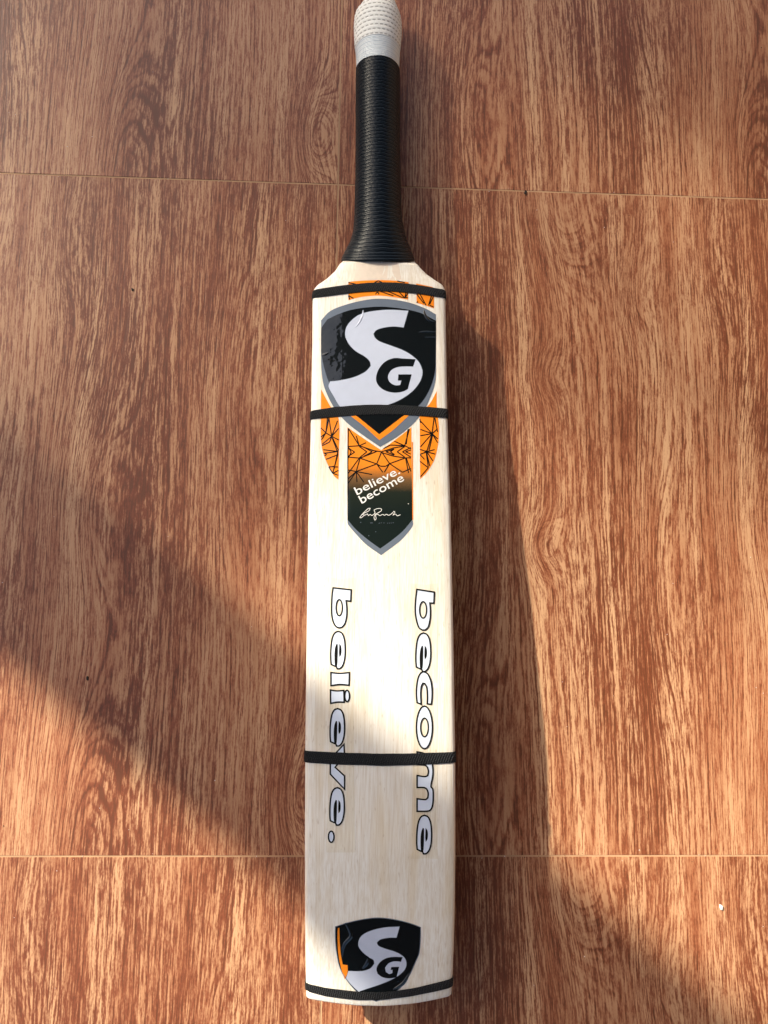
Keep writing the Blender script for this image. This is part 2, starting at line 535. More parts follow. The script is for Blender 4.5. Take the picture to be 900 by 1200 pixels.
def build_blade():
    V, F = [], []
    rows = []
    nsh = 34
    for i in range(nsh):
        rows.append((i / nsh) ** 1.0 * 0.075)
    nm = 74
    for i in range(nm + 1):
        rows.append(0.075 + (1 - 0.075) * i / nm)
    K = None
    def add_row(v, shrink=0.0):
        nonlocal K
        idx = []
        base = section(YTOP + v * (YTOE - YTOP))
        K = len(base)
        for k, (t, x0, z0) in enumerate(base):
            yend = interp(x0, TX, TY)
            y = YTOP + v * (yend - YTOP)
            t2, x, z = section(y)[k]
            if shrink:
                mid = hc(y) - 0.013
                x += (CX - x) * shrink * 0.6
                z += (mid - z) * shrink * 2.6
            idx.append(len(V))
            V.append((x, y, z))
        return idx
    loops = [add_row(v) for v in rows[:-1]]
    loops += [add_row(0.9978), add_row(0.9993, 0.018), add_row(1.0, 0.055)]
    for a, b in zip(loops[:-1], loops[1:]):
        for k in range(K):
            k2 = (k + 1) % K
            F.append((a[k], a[k2], b[k2], b[k]))
    F.append(tuple(loops[0]))
    F.append(tuple(reversed(loops[-1])))
    o = mesh_obj('blade', V, F, M['willow'], bat, True)
    return o
blade = build_blade()

# ------------------------------------------------------------------ handle: grip, winding, end cap
def at_height(px, py, z):
    return ray_hit(px, py, z)
GRIP_PX = [(66, 417.2, 468.3), (110, 417.0, 468.4), (180, 417.0, 468.6), (210, 416.6, 469.2), (254, 415.4, 470.7), (271, 414.0, 474.0),
           (283, 410.8, 477.4), (291.5, 406.0, 481.0), (300, 401.4, 484.2), (307, 399.4, 486.6)]
CAP_PX = [(-9, 440, 453), (-7, 436, 457), (-4, 434, 459.5), (0, 431.5, 461.5), (5, 427, 463.0), (10, 423, 465), (14, 420.6, 466.6), (19, 416.6, 468.6), (25, 415.2, 470.1), (33, 414.8, 470.4), (40, 415.0, 470.2), (50, 415.4, 469.6),
          (60, 416.4, 468.6), (70, 417.2, 468.0), (90, 417.8, 467.6)]
def axis_z(py):
    return interp(py, [-10, 80, 200, 306], [0.0215, 0.0222, 0.0235, 0.0240])
def side_table(rows):
    ys, xs, ws = [], [], []
    for py, l, r in rows:
        z = axis_z(py)
        a, b = at_height(l, py, z), at_height(r, py, z)
        ys.append((a.y + b.y) / 2); xs.append((a.x + b.x) / 2); ws.append((b.x - a.x) / 2)
    return ys, xs, ws
def zc_of_y():
    ys, zs = [], []
    for py in (-12, 80, 200, 310):
        z = axis_z(py); ys.append(ray_hit(442, py, z).y); zs.append(z)
    return ys[::-1], zs[::-1]
ZY, ZZ = zc_of_y()

def grip_end(a, z):
    return ray_hit(442, 305.3 - 1.4 * math.cos(a), z).y
def tube(name, rows, y0, y1, step, rad_off, mat, depth, slope=0.0, nseg=72, close_end=False):
    """a turned body along the handle; rad_off(dist, angle) gives the relief; depth caps the height of its section"""
    ys, xs, ws = side_table(rows)
    ys, xs, ws = ys[::-1], xs[::-1], ws[::-1]
    n = max(2, int(abs(y1 - y0) / step))
    V, F, prev = [], [], None
    for i in range(n + 1):
        y = y0 + (y1 - y0) * i / n
        cx, w, cz = interp(y, ys, xs), interp(y, ys, ws), interp(y, ZY, ZZ)
        ring = []
        for k in range(nseg):
            a = 2 * math.pi * k / nseg
            ro = rad_off(abs(y - y0), a)
            hgt = min(w, depth) + ro
            ring.append(len(V))
            z = cz + hgt * math.sin(a)
            dy = (grip_end(a, max(z, cz)) - y1) * (i / n) ** 4 if slope else 0.0
            V.append((cx + (w + ro) * math.cos(a), y + dy, z))
        if prev:
            for k in range(nseg):
                k2 = (k + 1) % nseg
                F.append((prev[k], prev[k2], ring[k2], ring[k]))
        else:
            F.append(tuple(reversed(ring)))
        prev = ring
    F.append(tuple(prev))
    return mesh_obj(name, V, F, mat, bat, True)

Y_GRIP0 = ray_hit(442, 81.5, 0.0225).y
Y_GRIP1 = ray_hit(442, 305.5, 0.0240).y
PITCH = 0.0031
GLEN = abs(Y_GRIP1 - Y_GRIP0)
def grip_relief(d, a):
    if d < 0.0012:
        return -0.0006 + 0.0008 * (d / 0.0012)
    if d > GLEN - 0.0062:                                   # rolled hem at the blade end
        e = GLEN - d
        return 0.0004 * abs(math.sin(math.pi * e / 0.00205)) - 0.0002
    zig = abs(((a * 6.5 / math.pi) % 1.0) - 0.5) * 0.0015
    q = 2 * math.pi * (d + zig) / PITCH
    fine = 0.00013 * math.sin(a * 46 + d * 5200)
    return (0.00017 + 0.00008 * math.sin(a * 26 + 2.1 * math.sin(d * 800))) * math.sin(q) + 0.00015 * math.sin(2 * q + 0.9) + fine
def flare_depth(y):
    return 0.02
tube('grip', GRIP_PX, Y_GRIP0, Y_GRIP1, 0.00034, grip_relief, M['rubber'], 0.0196, slope=0.045, nseg=96)
Y_W0 = ray_hit(442, 57, 0.0225).y
Y_W1 = ray_hit(442, 92, 0.0225).y
tube('thread_binding', CAP_PX, Y_W0, Y_W1, 0.00022, lambda d, a: -0.0002 + 0.00022 * math.sin(2 * math.pi * d / 0.00125), M['wind'], 0.03, nseg=64)
Y_K0 = ray_hit(442, -8.5, 0.0215).y
def knit_relief(d, a):
    return 0.00026 * abs(math.sin(math.pi * d / 0.0040)) + 0.0001 * math.sin(a * 32)
cap = tube('handle_cap', CAP_PX, Y_K0, ray_hit(442, 59, 0.0225).y, 0.0005, knit_relief, M['knit'], 0.03, nseg=80)
# put the cap's own origin on the handle axis so the knit runs round it
cx_cap = (cap.data.vertices[0].co.x + cap.data.vertices[40].co.x) / 2
cz_cap = interp(Y_K0, ZY, ZZ)
sh = Vector((cx_cap, 0, cz_cap))
cap.data.transform(Matrix.Translation(-sh))
cap.location = sh

# ------------------------------------------------------------------ flat print on the face
def smooth_path(pts, closed=True, corner=48, sub=5):
    P = [Vector(p) for p in pts]
    n = len(P)
    def turn(i):
        a, b, c = P[(i - 1) % n], P[i], P[(i + 1) % n]
        u, v = b - a, c - b
        if u.length < 1e-9 or v.length < 1e-9:
            return 0
        return abs(math.degrees(u.angle(v)))
    cor = [turn(i) > corner for i in range(n)]
    if not closed:
        cor[0] = cor[-1] = True
    def tan(i):
        return (P[(i + 1) % n] - P[(i - 1) % n]) * 0.5
    out = []
    for i in range(n if closed else n - 1):
        a, b = P[i], P[(i + 1) % n]
        L = (b - a).length
        ta = (b - a) if cor[i] else tan(i)
        tb = (b - a) if cor[(i + 1) % n] else tan((i + 1) % n)
        for t_ in (ta, tb):
            if t_.length > 1.2 * L and t_.length > 0:
                t_ *= 1.2 * L / t_.length
        k = 1 if (cor[i] and cor[(i + 1) % n]) else sub
        for s in range(k):
            t = s / k
            h1, h2, h3, h4 = 2*t**3-3*t*t+1, t**3-2*t*t+t, -2*t**3+3*t*t, t**3-t*t
            out.append(a * h1 + ta * h2 + b * h3 + tb * h4)
    if not closed:
        out.append(P[-1])
    return out

def inside(p, loops):
    c = False
    for L in loops:
        n = len(L)
        j = n - 1
        for i in range(n):
            if (L[i].y > p.y) != (L[j].y > p.y) and p.x < (L[j].x - L[i].x) * (p.y - L[i].y) / (L[j].y - L[i].y) + L[i].x:
                c = not c
            j = i
    return c

def fill_loops(loops, grid=7.0):
    """triangulate loops (even-odd) in photograph coordinates, with inner points so the sheet follows the face"""
    verts, edges = [], []
    for L in loops:
        b = len(verts)
        verts += [Vector((p.x, p.y)) for p in L]
        edges += [(b + i, b + (i + 1) % len(L)) for i in range(len(L))]
    x0, x1 = min(v.x for v in verts), max(v.x for v in verts)
    y0, y1 = min(v.y for v in verts), max(v.y for v in verts)
    if grid and (x1 - x0 > grid * 2):
        gx = x0 + grid * 0.53
        while gx < x1:
            gy = y0 + grid * 0.47
            while gy < y1:
                p = Vector((gx, gy))
                if inside(p, loops):
                    verts.append(p)
                gy += grid * (3 if grid > 6 else 1.5)
            gx += grid
    r = delaunay_2d_cdt(verts, edges, [], 0, 1e-5)
    vo, fo = r[0], r[2]
    tris = []
    for f in fo:
        c = sum((vo[i] for i in f), Vector((0, 0))) / len(f)
        if inside(c, loops):
            tris.append(tuple(f))
    return vo, tris

def ribbon(path, width, closed):
    n = len(path)
    V, F = [], []
    for i in range(n):
        a = path[(i - 1) % n] if (closed or i > 0) else path[i]
        b = path[i]
        c = path[(i + 1) % n] if (closed or i < n - 1) else path[i]
        u, v = (b - a), (c - b)
        u = u.normalized() if u.length > 1e-9 else v.normalized()
        v = v.normalized() if v.length > 1e-9 else u
        nn = Vector((-(u.y + v.y), u.x + v.x))
        nn = nn.normalized() if nn.length > 1e-6 else Vector((-u.y, u.x))
        k = 1.0 / max(0.45, nn.dot(Vector((-u.y, u.x))))
        w = width / 2 * k
        V += [b + nn * w, b - nn * w]
    m = n if closed else n - 1
    for i in range(m):
        j = (i + 1) % n
        F.append((2 * i, 2 * i + 1, 2 * j + 1, 2 * j))
    return V, F

class Print:
    """collects flat print shapes and lays them on the bat's face"""
    def __init__(self):
        self.v, self.f, self.s, self.mats = [], [], [], []
    def slot(self, m):
        if m not in self.mats:
            self.mats.append(m)
        return self.mats.index(m)
    def add(self, V, F, mat, off):
        b = len(self.v)
        self.v += [on_face(p.x, p.y, off) for p in V]
        s = self.slot(mat)
        for f in F:
            q = [b + i for i in f]
            n = (self.v[q[1]] - self.v[q[0]]).cross(self.v[q[2]] - self.v[q[0]])
            self.f.append(tuple(q if n.z > 0 else q[::-1]))
            self.s.append(s)
        return self
    def fill(self, loops, mat, off, grid=7.0):
        V, F = fill_loops(loops, grid)
        return self.add(V, F, mat, off)
    def stroke(self, path, width, mat, off, closed=True):
        V, F = ribbon(path, width, closed)
        return self.add(V, F, mat, off)
    def build(self, name, parent):
        return mesh_obj(name, self.v, self.f, self.mats, parent, False, self.s)

def crop(x0, y0, k):
    return lambda pts: [Vector((x0 + x / k, y0 + y / k)) for x, y in pts]
c3 = crop(350, 320, 4.5)
c4 = crop(350, 470, 4.5)
c2 = crop(360, 420, 5.294)
cl = crop(365, 485, 5.625)
cm = crop(395, 530, 9.0)
c5 = crop(375, 680, 7.06)
c6 = crop(375, 830, 7.06)
c7 = crop(475, 680, 7.06)
c8 = crop(475, 840, 7.06)
c9 = crop(380, 1060, 6.923)
def poly(c, pts, corner=48, sub=5):
    return smooth_path(c(pts), True, corner, sub)
def ell(cx, cy, rx, ry, n=28):
    return [Vector((cx + rx * math.cos(2 * math.pi * i / n), cy + ry * math.sin(2 * math.pi * i / n))) for i in range(n)]
Z1, Z2, Z3, Z4, Z5, Z6 = 0.00010, 0.00018, 0.00026, 0.00034, 0.00042, 0.00050

# handle splice let into the shoulder, a slim wedge of pinkish wood
Print().fill([[Vector(p) for p in ((414.3, 306.5), (471.8, 305), (470, 326), (455, 420), (446, 470), (438, 420), (416, 327))]], M['splice'], 0.00004).build('splice', bat)

# orange net-pattern panels
panels = []
p = Print()
p.fill([poly(c3, [(262, 46), (330, 40), (430, 37), (520, 41), (580, 48), (577, 140), (500, 127), (420, 119), (330, 126), (262, 143)], 40)], M['orange'], Z1)
pt = p.build('orange_panel', bat)
panels.append((pt, c3, [((262, 118), (300, 140)), ((262, 118), (270, 142)), ((405, 112), (416, 98)), ((416, 98), (424, 112)), ((470, 96), (545, 128)), ((430, 96), (500, 120)), ((530, 100), (560, 132)),
                        ((560, 132), (577, 105)), ((545, 128), (577, 130)), ((560, 132), (566, 100)), ((300, 58), (262, 50)), ((400, 50), (420, 40)), ((420, 40), (440, 50)), ((520, 42), (560, 50))]))
p = Print()
p.fill([poly(c3, [(620, 55), (700, 72), (714, 78), (714, 186), (690, 178), (622, 156)], 30)], M['orange'], Z1)
pr = p.build('orange_panel', bat)
panels.append((pr, c3, [((622, 110), (660, 160)), ((640, 112), (680, 185)), ((680, 185), (700, 120)), ((622, 80), (640, 112)), ((690, 165), (712, 120)), ((690, 170), (714, 180)), ((622, 156), (630, 150))]))
p = Print()
left_panel = poly(c3, [(118, 612), (165, 700), (212, 772), (212, 950), (210, 1090), (185, 1068), (150, 1003), (125, 935), (116, 855), (117, 775)], 35)
p.fill([left_panel], M['orange'], Z1)
pl = p.build('orange_panel', bat)
LINES_L = [((60, 90), (95, 125)), ((95, 125), (60, 155)), ((95, 125), (133, 148)), ((95, 125), (115, 25)), ((115, 25), (133, 148)), ((105, 25), (95, 125)), ((133, 148), (180, 95)), ((133, 148), (180, 172)), ((133, 148), (120, 185)),
           ((133, 148), (175, 262)), ((133, 148), (65, 205)), ((120, 185), (66, 212)), ((70, 235), (175, 248)), ((80, 260), (175, 248)), ((95, 300), (175, 268)), ((80, 255), (100, 268)), ((100, 268), (85, 278)), ((175, 240), (150, 360)), ((175, 265), (140, 390)),
           ((115, 348), (180, 350)), ((112, 345), (140, 392)), ((140, 392), (178, 405)), ((140, 392), (178, 372)), ((120, 350), (150, 345)), ((133, 148), (172, 45)), ((60, 180), (95, 125)), ((140, 160), (178, 240))]
panels.append((pl, cl, LINES_L))
p = Print()
right_panel = poly(c3, [(638, 742), (690, 690), (728, 622), (728, 700), (736, 770), (740, 830), (735, 905), (715, 985), (680, 1045), (640, 1087)], 35)
p.fill([right_panel], M['orange'], Z1)
prr = p.build('orange_panel', bat)
LINES_R = [((795, 130), (712, 40)), ((795, 130), (712, 100)), ((795, 130), (712, 145)), ((795, 130), (712, 225)), ((795, 130), (808, 25)), ((795, 130), (830, 100)), ((795, 130), (832, 165)), ((795, 130), (760, 250)), ((800, 130), (775, 240)), ((795, 130), (832, 190)),
           ((712, 232), (760, 250)), ((760, 250), (812, 235)), ((760, 250), (815, 265)), ((712, 268), (760, 250)), ((760, 250), (800, 310)), ((760, 262), (780, 345)), ((712, 310), (770, 355)), ((770, 355), (718, 415)), ((755, 240), (770, 355)), ((712, 265), (745, 300)), ((812, 25), (832, 120)), ((712, 25), (720, 60))]
panels.append((prr, cl, LINES_R))

def clip_lines(c, segs, loops):
    out = []
    for a, b in segs:
        a2, b2 = c([a, b])
        run = []
        n = 14
        for i in range(n + 1):
            q = a2.lerp(b2, i / n)
            if inside(q, loops):
                run.append(q)
            else:
                if len(run) > 1:
                    out.append(run)
                run = []
        if len(run) > 1:
            out.append(run)
    return out
loops_of = {pt.name: [poly(c3, [(262, 46), (330, 40), (430, 37), (520, 41), (580, 48), (577, 140), (500, 127), (420, 119), (330, 126), (262, 143)], 40)],
            pr.name: [poly(c3, [(620, 55), (700, 72), (714, 78), (714, 186), (690, 178), (622, 156)], 30)], pl.name: [left_panel], prr.name: [right_panel]}
for o, c, segs in panels:
    q = Print()
    for run in clip_lines(c, segs, loops_of[o.name]):
        q.stroke(run, 1.25, M['line'], Z2, False)
    q.build('net_lines', o)

# centre panel: orange fading into black, with a grey edged point
ctop = on_face(445, 530).y - YSW
cbot = on_face(445, 600).y - YSW
M['fade'] = mat_gradient(ctop, cbot)
centre_loop = [Vector(p) for p in c4([(257, 138), (340, 195), (435, 259), (515, 200), (594, 138), (597, 400), (600, 626)])] + \
    smooth_path(c4([(600, 626), (550, 685), (490, 735), (430, 778), (370, 735), (305, 680), (257, 626)]), False)[1:]
p = Print()
p.fill([centre_loop], M['fade'], Z1, 5.0)
centre = p.build('centre_panel', bat)
p = Print()
p.fill([smooth_path(c4([(257, 626), (305, 680), (370, 735), (430, 778), (490, 735), (550, 685), (601, 626), (602, 656), (575, 695), (530, 742), (435, 813), (360, 760), (310, 710), (275, 670), (259, 648)]), True, 60)], M['grey'], Z1)
p.build('grey_edging', centre)
p = Print()
p.fill([[Vector(q) for q in c4([(596.5, 215), (602, 215), (604, 626), (600, 626)])]], M['orange'], Z2)
p.build('orange_edging', centre)
LINES_C = [((243, 95), (240, 300)), ((243, 95), (315, 210)), ((295, 145), (315, 210)), ((315, 210), (360, 190)), ((243, 215), (315, 210)), ((315, 210), (430, 248)), ((430, 248), (320, 292)), ((320, 292), (243, 285)), ((243, 225), (285, 252)), ((285, 252), (243, 280)),
           ((315, 215), (365, 250)), ((365, 250), (315, 290)), ((240, 215), (262, 252)), ((262, 252), (240, 295)), ((350, 222), (400, 250)), ((400, 250), (345, 280)), ((462, 250), (395, 240)), ((462, 250), (430, 330)), ((430, 330), (320, 292)), ((462, 250), (515, 328)), ((515, 328), (620, 290)),
           ((462, 235), (520, 205)), ((520, 205), (615, 210)), ((545, 180), (615, 210)), ((615, 210), (645, 100)), ((600, 130), (645, 100)), ((636, 95), (625, 200)), ((615, 210), (655, 230)), ((462, 250), (540, 225)), ((540, 225), (615, 212)), ((490, 250), (545, 232)), ((490, 250), (545, 272)), ((545, 232), (520, 250)), ((520, 250), (548, 268)),
           ((462, 255), (545, 280)), ((545, 280), (620, 290)), ((565, 250), (615, 215)), ((565, 250), (615, 285)), ((600, 250), (655, 222)), ((600, 250), (655, 285)), ((620, 250), (655, 238)), ((620, 250), (655, 265)), ((620, 290), (655, 290)), ((620, 290), (640, 390)), ((625, 290), (655, 380)),
           ((430, 330), (455, 345)), ((455, 345), (490, 345)), ((490, 345), (515, 328)), ((430, 330), (295, 380)), ((320, 292), (295, 380)), ((315, 292), (240, 395)), ((295, 380), (240, 430)), ((295, 380), (345, 450)), ((295, 380), (300, 450)), ((295, 380), (240, 460)), ((430, 330), (470, 385)), ((515, 328), (480, 385)), ((515, 328), (600, 385)), ((295, 380), (400, 400)), ((295, 380), (243, 370)), ((600, 385), (655, 360)), ((240, 240), (240, 540))]
q = Print()
for run in clip_lines(cl, LINES_C, [centre_loop]):
    q.stroke(run, 1.25, M['line'], Z2, False)
q.build('net_lines', centre)

# small lettering on the centre panel, set with Blender's own font
def text_shape(body, origin, xdir, xh_px, mat, off, width_px):
    cu = bpy.data.curves.new('t', 'FONT')
    cu.body = body
    cu.offset = 0.006
    cu.resolution_u = 3
    ob = bpy.data.objects.new('t', cu)
    COL.objects.link(ob)
    dg = bpy.context.evaluated_depsgraph_get()
    me = bpy.data.meshes.new_from_object(ob.evaluated_get(dg))
    bpy.data.objects.remove(ob)
    bpy.data.curves.remove(cu)
    X = [v.co.x for v in me.vertices]
    sx = width_px / (max(X) - min(X))
    x0 = min(X)
    d = Vector(xdir).normalized()
    up = Vector((d.y, -d.x))
    sy = xh_px / 0.52
    V = [Vector(origin) + d * ((v.co.x - x0) * sx) + up * (v.co.y * sy) for v in me.vertices]
    F = [tuple(f.vertices) for f in me.polygons]
    bpy.data.meshes.remove(me)
    return V, F
for body, a, b, xh in (('believe.', (212, 452), (668, 222), 7.2), ('become', (262, 543), (712, 295), 7.4)):
    a, b = cm([a, b])
    V, F = text_shape(body, a, b - a, xh, M['white'], Z3, (b - a).length)
    Print().add(V, F, M['white'], Z3).build('small_lettering', centre)
sig = Print()
for st in ([(240, 690), (250, 672), (290, 628), (330, 592), (350, 592), (335, 617), (290, 640), (262, 655), (290, 662), (255, 690), (240, 690)],
           [(290, 665), (320, 650), (332, 668), (350, 655), (366, 667), (385, 655), (400, 640), (390, 610), (420, 595), (462, 595), (468, 615), (430, 640), (402, 655), (390, 690), (400, 716), (412, 700), (404, 662), (430, 655), (452, 668), (480, 655), (500, 665), (520, 654), (545, 664), (575, 648), (600, 622), (610, 632), (590, 662), (618, 652), (634, 670), (668, 658)]):
    sig.stroke(smooth_path(cm(st), False, 80, 4), 0.62, M['white'], Z3, False)
sig.build('signature', centre)
fine = Print()
for x, w in ((350, 26), (440, 10), (462, 8), (490, 9), (530, 8), (552, 6), (570, 6), (588, 8)):
    fine.stroke(cm([(x, 745 + (x % 7)), (x + w, 745 - (x % 5))]), 0.5, M['grey'], Z3, False)
for x, y in ((752, 543), (408, 838), (335, 880), (250, 740)):
    fine.fill([ell(*cm([(x, y)])[0], 0.5, 0.5, 8)], M['white'] if x == 752 else M['grey'], Z3, 0)
fine.build('small_print', centre)

# main shield
shield_outer = [Vector(p) for p in smooth_path(c3([(118, 250), (160, 205), (215, 178), (320, 148), (430, 135), (560, 150), (660, 183), (724, 218), (724, 420), (722, 560), (700, 640), (660, 725), (600, 798), (520, 862), (430, 917), (335, 852), (250, 785), (190, 715), (150, 640), (127, 570), (118, 470)]), True, 28)]
p = Print()
p.fill([shield_outer], M['grey'], Z2)
shield = p.build('shield_sticker', bat)
p = Print()
p.fill([smooth_path(c3([(250, 733), (285, 762), (345, 808), (425, 881), (500, 826), (580, 752), (560, 740), (430, 730)]), True, 30)], M['orange'], Z3)
p.build('orange_trim', shield)
field = smooth_path(c3([(118, 290), (150, 245), (215, 214), (300, 189), (430, 177), (560, 190), (650, 213), (724, 252), (722, 430), (718, 520), (695, 600), (655, 672), (610, 716), (545, 757), (425, 849), (310, 757), (245, 715), (200, 655), (165, 590), (140, 520), (122, 440), (118, 400)]), True, 28)
Print().fill([field], M['black'], Z4).build('black_field', shield)
S_BIG = [(578, 199), (553, 286), (500, 281), (450, 287), (410, 300), (394, 320), (402, 341), (430, 362), (480, 381), (540, 403), (590, 430), (630, 465), (648, 500), (652, 532), (640, 570), (610, 612), (570, 646), (520, 675), (470, 694), (380, 722), (290, 750), (262, 747), (215, 700), (185, 650), (158, 600), (166, 572), (220, 566), (290, 550), (350, 522), (381, 490), (375, 465), (350, 440), (300, 410), (264, 372), (246, 330), (254, 282), (290, 240), (335, 214), (400, 200), (480, 194)]
G_BIG = [(672, 5), (657, 50), (612, 49), (565, 53), (527, 68), (504, 98), (502, 128), (518, 153), (548, 167), (577, 165), (585, 137), (563, 137), (566, 99), (648, 99), (624, 190), (590, 206), (540, 212), (490, 202), (450, 177), (429, 142), (430, 102), (450, 56), (487, 18), (540, -2), (600, 1)]
q = Print()
sb = poly(c3, S_BIG, 50)
q.fill([sb], M['silver'], Z5)
q.stroke(sb, 0.9, M['grey'], Z4 + 0.00004)
q.build('letter', shield)
Print().fill([poly(c2, G_BIG, 42)], M['black'], Z6).build('letter', shield)

# creases in the glossy film over the shields: low ridges that catch the sky
def crease(pts, width, height, parent, base, mat):
    path = smooth_path(pts, False, 80, 5)
    V, F = [], []
    n = len(path)
    for i, p in enumerate(path):
        a, b = path[max(0, i - 1)], path[min(n - 1, i + 1)]
        u = (b - a).normalized()
        nn = Vector((-u.y, u.x))
        taper = math.sin(math.pi * (i + 0.4) / (n - 0.2)) ** 0.6
        w = width * taper * 0.5
        for s_, h_ in ((-1, 0), (-0.45, 0.8), (0, 1.0), (0.45, 0.8), (1, 0)):
            V.append(on_face(p.x + nn.x * w * s_, p.y + nn.y * w * s_, base + height * taper * h_))
        if i:
            for k in range(4):
                q_ = (5 * (i - 1) + k, 5 * i + k, 5 * i + k + 1, 5 * (i - 1) + k + 1)
                nrm_ = (V[q_[1]] - V[q_[0]]).cross(V[q_[2]] - V[q_[0]])
                F.append(q_ if nrm_.z > 0 else q_[::-1])
    return mesh_obj('film_crease', V, F, mat, parent, True)
crease(c3([(340, 195), (336, 225), (318, 262), (298, 288)]), 2.4, 0.00035, shield, Z5, M['silver'])
crease(c3([(632, 312), (670, 308), (722, 311)]), 1.6, 0.00035, shield, Z4, M['black'])
crease(c3([(668, 338), (722, 338)]), 1.3, 0.0003, shield, Z4, M['black'])
crease(c3([(660, 195), (668, 222), (690, 250), (716, 258)]), 3.0, 0.0005, shield, Z4, M['black'])
crease(c3([(122, 430), (140, 428), (160, 418)]), 3.2, 0.0004, shield, Z4, M['black'])
# small shield near the toe
so = poly(c9, [(90, 180), (200, 145), (330, 118), (450, 108), (580, 124), (700, 154), (782, 185), (780, 280), (770, 390), (742, 460), (690, 575), (625, 668), (540, 735), (420, 785), (340, 752), (270, 712), (190, 622), (130, 520), (102, 400), (90, 280)], 40)
p = Print()
p.fill([so], M['black'], Z2)
p.stroke(so, 0.8, M['grey'], Z3)
ss = p.build('small_shield_sticker', bat)
p = Print()
p.fill([poly(c9, [(110, 190), (123, 190), (126, 300), (134, 400), (150, 485), (190, 492), (188, 555), (165, 606), (138, 525), (114, 400), (108, 280)], 40)], M['orange'], Z3)
p.build('orange_trim', ss)
S_SM = [(610, 180), (586, 268), (520, 269), (455, 283), (425, 310), (440, 336), (500, 361), (580, 386), (640, 421), (664, 460), (660, 512), (620, 562), (540, 612), (440, 652), (350, 682), (278, 706), (225, 655), (178, 598), (196, 540), (300, 541), (370, 521), (406, 482), (400, 450), (365, 428), (312, 386), (278, 336), (285, 282), (320, 241), (400, 206), (500, 186)]
G_SM = [(636, 427), (622, 464), (565, 461), (520, 478), (493, 514), (500, 547), (528, 565), (552, 556), (554, 530), (537, 530), (545, 507), (608, 505), (586, 590), (530, 599), (472, 590), (432, 562), (424, 520), (448, 472), (498, 437), (560, 425)]
q = Print()
sb = poly(c9, S_SM, 50)
q.fill([sb], M['silver'], Z5)
q.stroke(sb, 0.7, M['grey'], Z4)
q.build('letter', ss)
Print().fill([poly(c9, G_SM, 42)], M['black'], Z6).build('letter', ss)
crease(c9([(170, 150), (200, 200), (215, 260), (160, 330), (145, 430)]), 4.5, 0.0005, ss, Z2, M['black'])
crease(c9([(355, 440), (345, 480), (310, 520)]), 4.0, 0.0004, ss, Z2, M['black'])
crease(c9([(690, 560), (640, 640), (560, 690)]), 4.0, 0.0005, ss, Z2, M['black'])

# the two big words, read down the blade
def word(film_rect, letters):
    x0, y0, x1, y1 = film_rect
    p = Print()
    n = 10
    p.fill([[Vector((x0, y0)), Vector((x1, y0)), Vector((x1, y1)), Vector((x0, y1))]], M['film'], Z1, 7)
    film = p.build('word_film', bat)
    for outline, holes, blacks in letters:
        q = Print()
        q.fill([outline] + holes, M['letter'], Z3, 0)
        q.stroke(outline, 1.75, M['line'], Z5)
        for h in holes:
            q.stroke(h, 1.6, M['line'], Z5)
        for b in blacks:
            q.fill([b], M['line'], Z4, 0)
        q.build('letter', film)
E_OUT = [(150, 422), (180, 437), (200, 482), (208, 560), (205, 640), (190, 700), (166, 729), (142, 732), (135, 712), (126, 712), (92, 696), (88, 640), (90, 560), (101, 480), (122, 436)]
E_SLIT = [(137, 524), (124, 560), (119, 620), (122, 700), (134, 714), (143, 700), (147, 600), (146, 530)]
E_EYE = [(160, 524), (174, 545), (178, 580), (174, 615), (161, 636), (157, 600)]
def e_at(dx, dy, k=1.0):
    base = c5([(150, 422)])[0]
    def tr(pts):
        return [base + (v - base) * k + Vector((dx, dy)) for v in c5(pts)]
    return (smooth_path(tr(E_OUT), True, 50), [], [smooth_path(tr(E_SLIT), True, 60), smooth_path(tr(E_EYE), True, 60)])
def cell(c, cx, cy, rx, ry):
    v = c([(cx, cy)])[0]
    k = c([(cx + rx, cy + ry)])[0] - v
    return ell(v.x, v.y, k.x, k.y)
word((382.5, 677, 416.5, 999), [
    (poly(c5, [(108, 62), (258, 79), (254, 174), (216, 168), (222, 230), (220, 300), (205, 360), (181, 389), (156, 393), (130, 380), (108, 340), (97, 280), (96, 200), (100, 120)], 40), [cell(c5, 159, 227, 26, 67)], []),
    e_at(0, 0),
    (poly(c5, [(90, 763), (165, 770), (243, 763), (240, 868), (165, 862), (90, 872)], 40), [], []),
    (poly(c5, [(86, 908), (140, 915), (197, 911), (200, 1009), (145, 1008), (88, 1018)], 40), [], []),
    (cell(c5, 224, 957, 20, 47), [], []),
    e_at(-0.7, 90.5),
    ([Vector(v) for v in c6([(198, 298), (203, 390), (125, 488), (203, 560), (203, 670), (85, 545), (85, 420)])], [], []),
    e_at(-1.0, 183.2),
    (cell(c6, 93, 1063, 23, 46), [], []),
])
word((481, 684, 513.5, 1006.5), [
    (poly(c7, [(95, 75), (240, 98), (236, 190), (203, 188), (208, 250), (205, 320), (190, 385), (166, 411), (140, 412), (112, 390), (92, 330), (82, 260), (84, 170)], 40), [cell(c7, 147, 245, 29, 68)], []),
    e_at(100.0, 1.9, 1.03),
    (poly(c7, [(150, 755), (185, 775), (210, 830), (221, 900), (221, 970), (215, 1026), (181, 1022), (183, 960), (178, 890), (161, 855), (145, 852), (132, 880), (127, 940), (131, 1026), (97, 1012), (91, 950), (93, 880), (105, 810), (125, 770)], 50), [], []),
    (ell(497.3, 852.4, 9.4, 25.0), [cell(c8, 158, 88, 32, 77)], []),
    (poly(c8, [(97, 290), (150, 300), (205, 330), (224, 400), (228, 480), (212, 575), (228, 600), (231, 680), (222, 745), (195, 778), (97, 782), (97, 678), (165, 685), (186, 670), (189, 630), (175, 597), (150, 585), (97, 585), (97, 485), (160, 495), (186, 485), (191, 450), (180, 415), (160, 400), (97, 395)], 50), [], []),
    e_at(101.1, 215.6, 1.03),
])

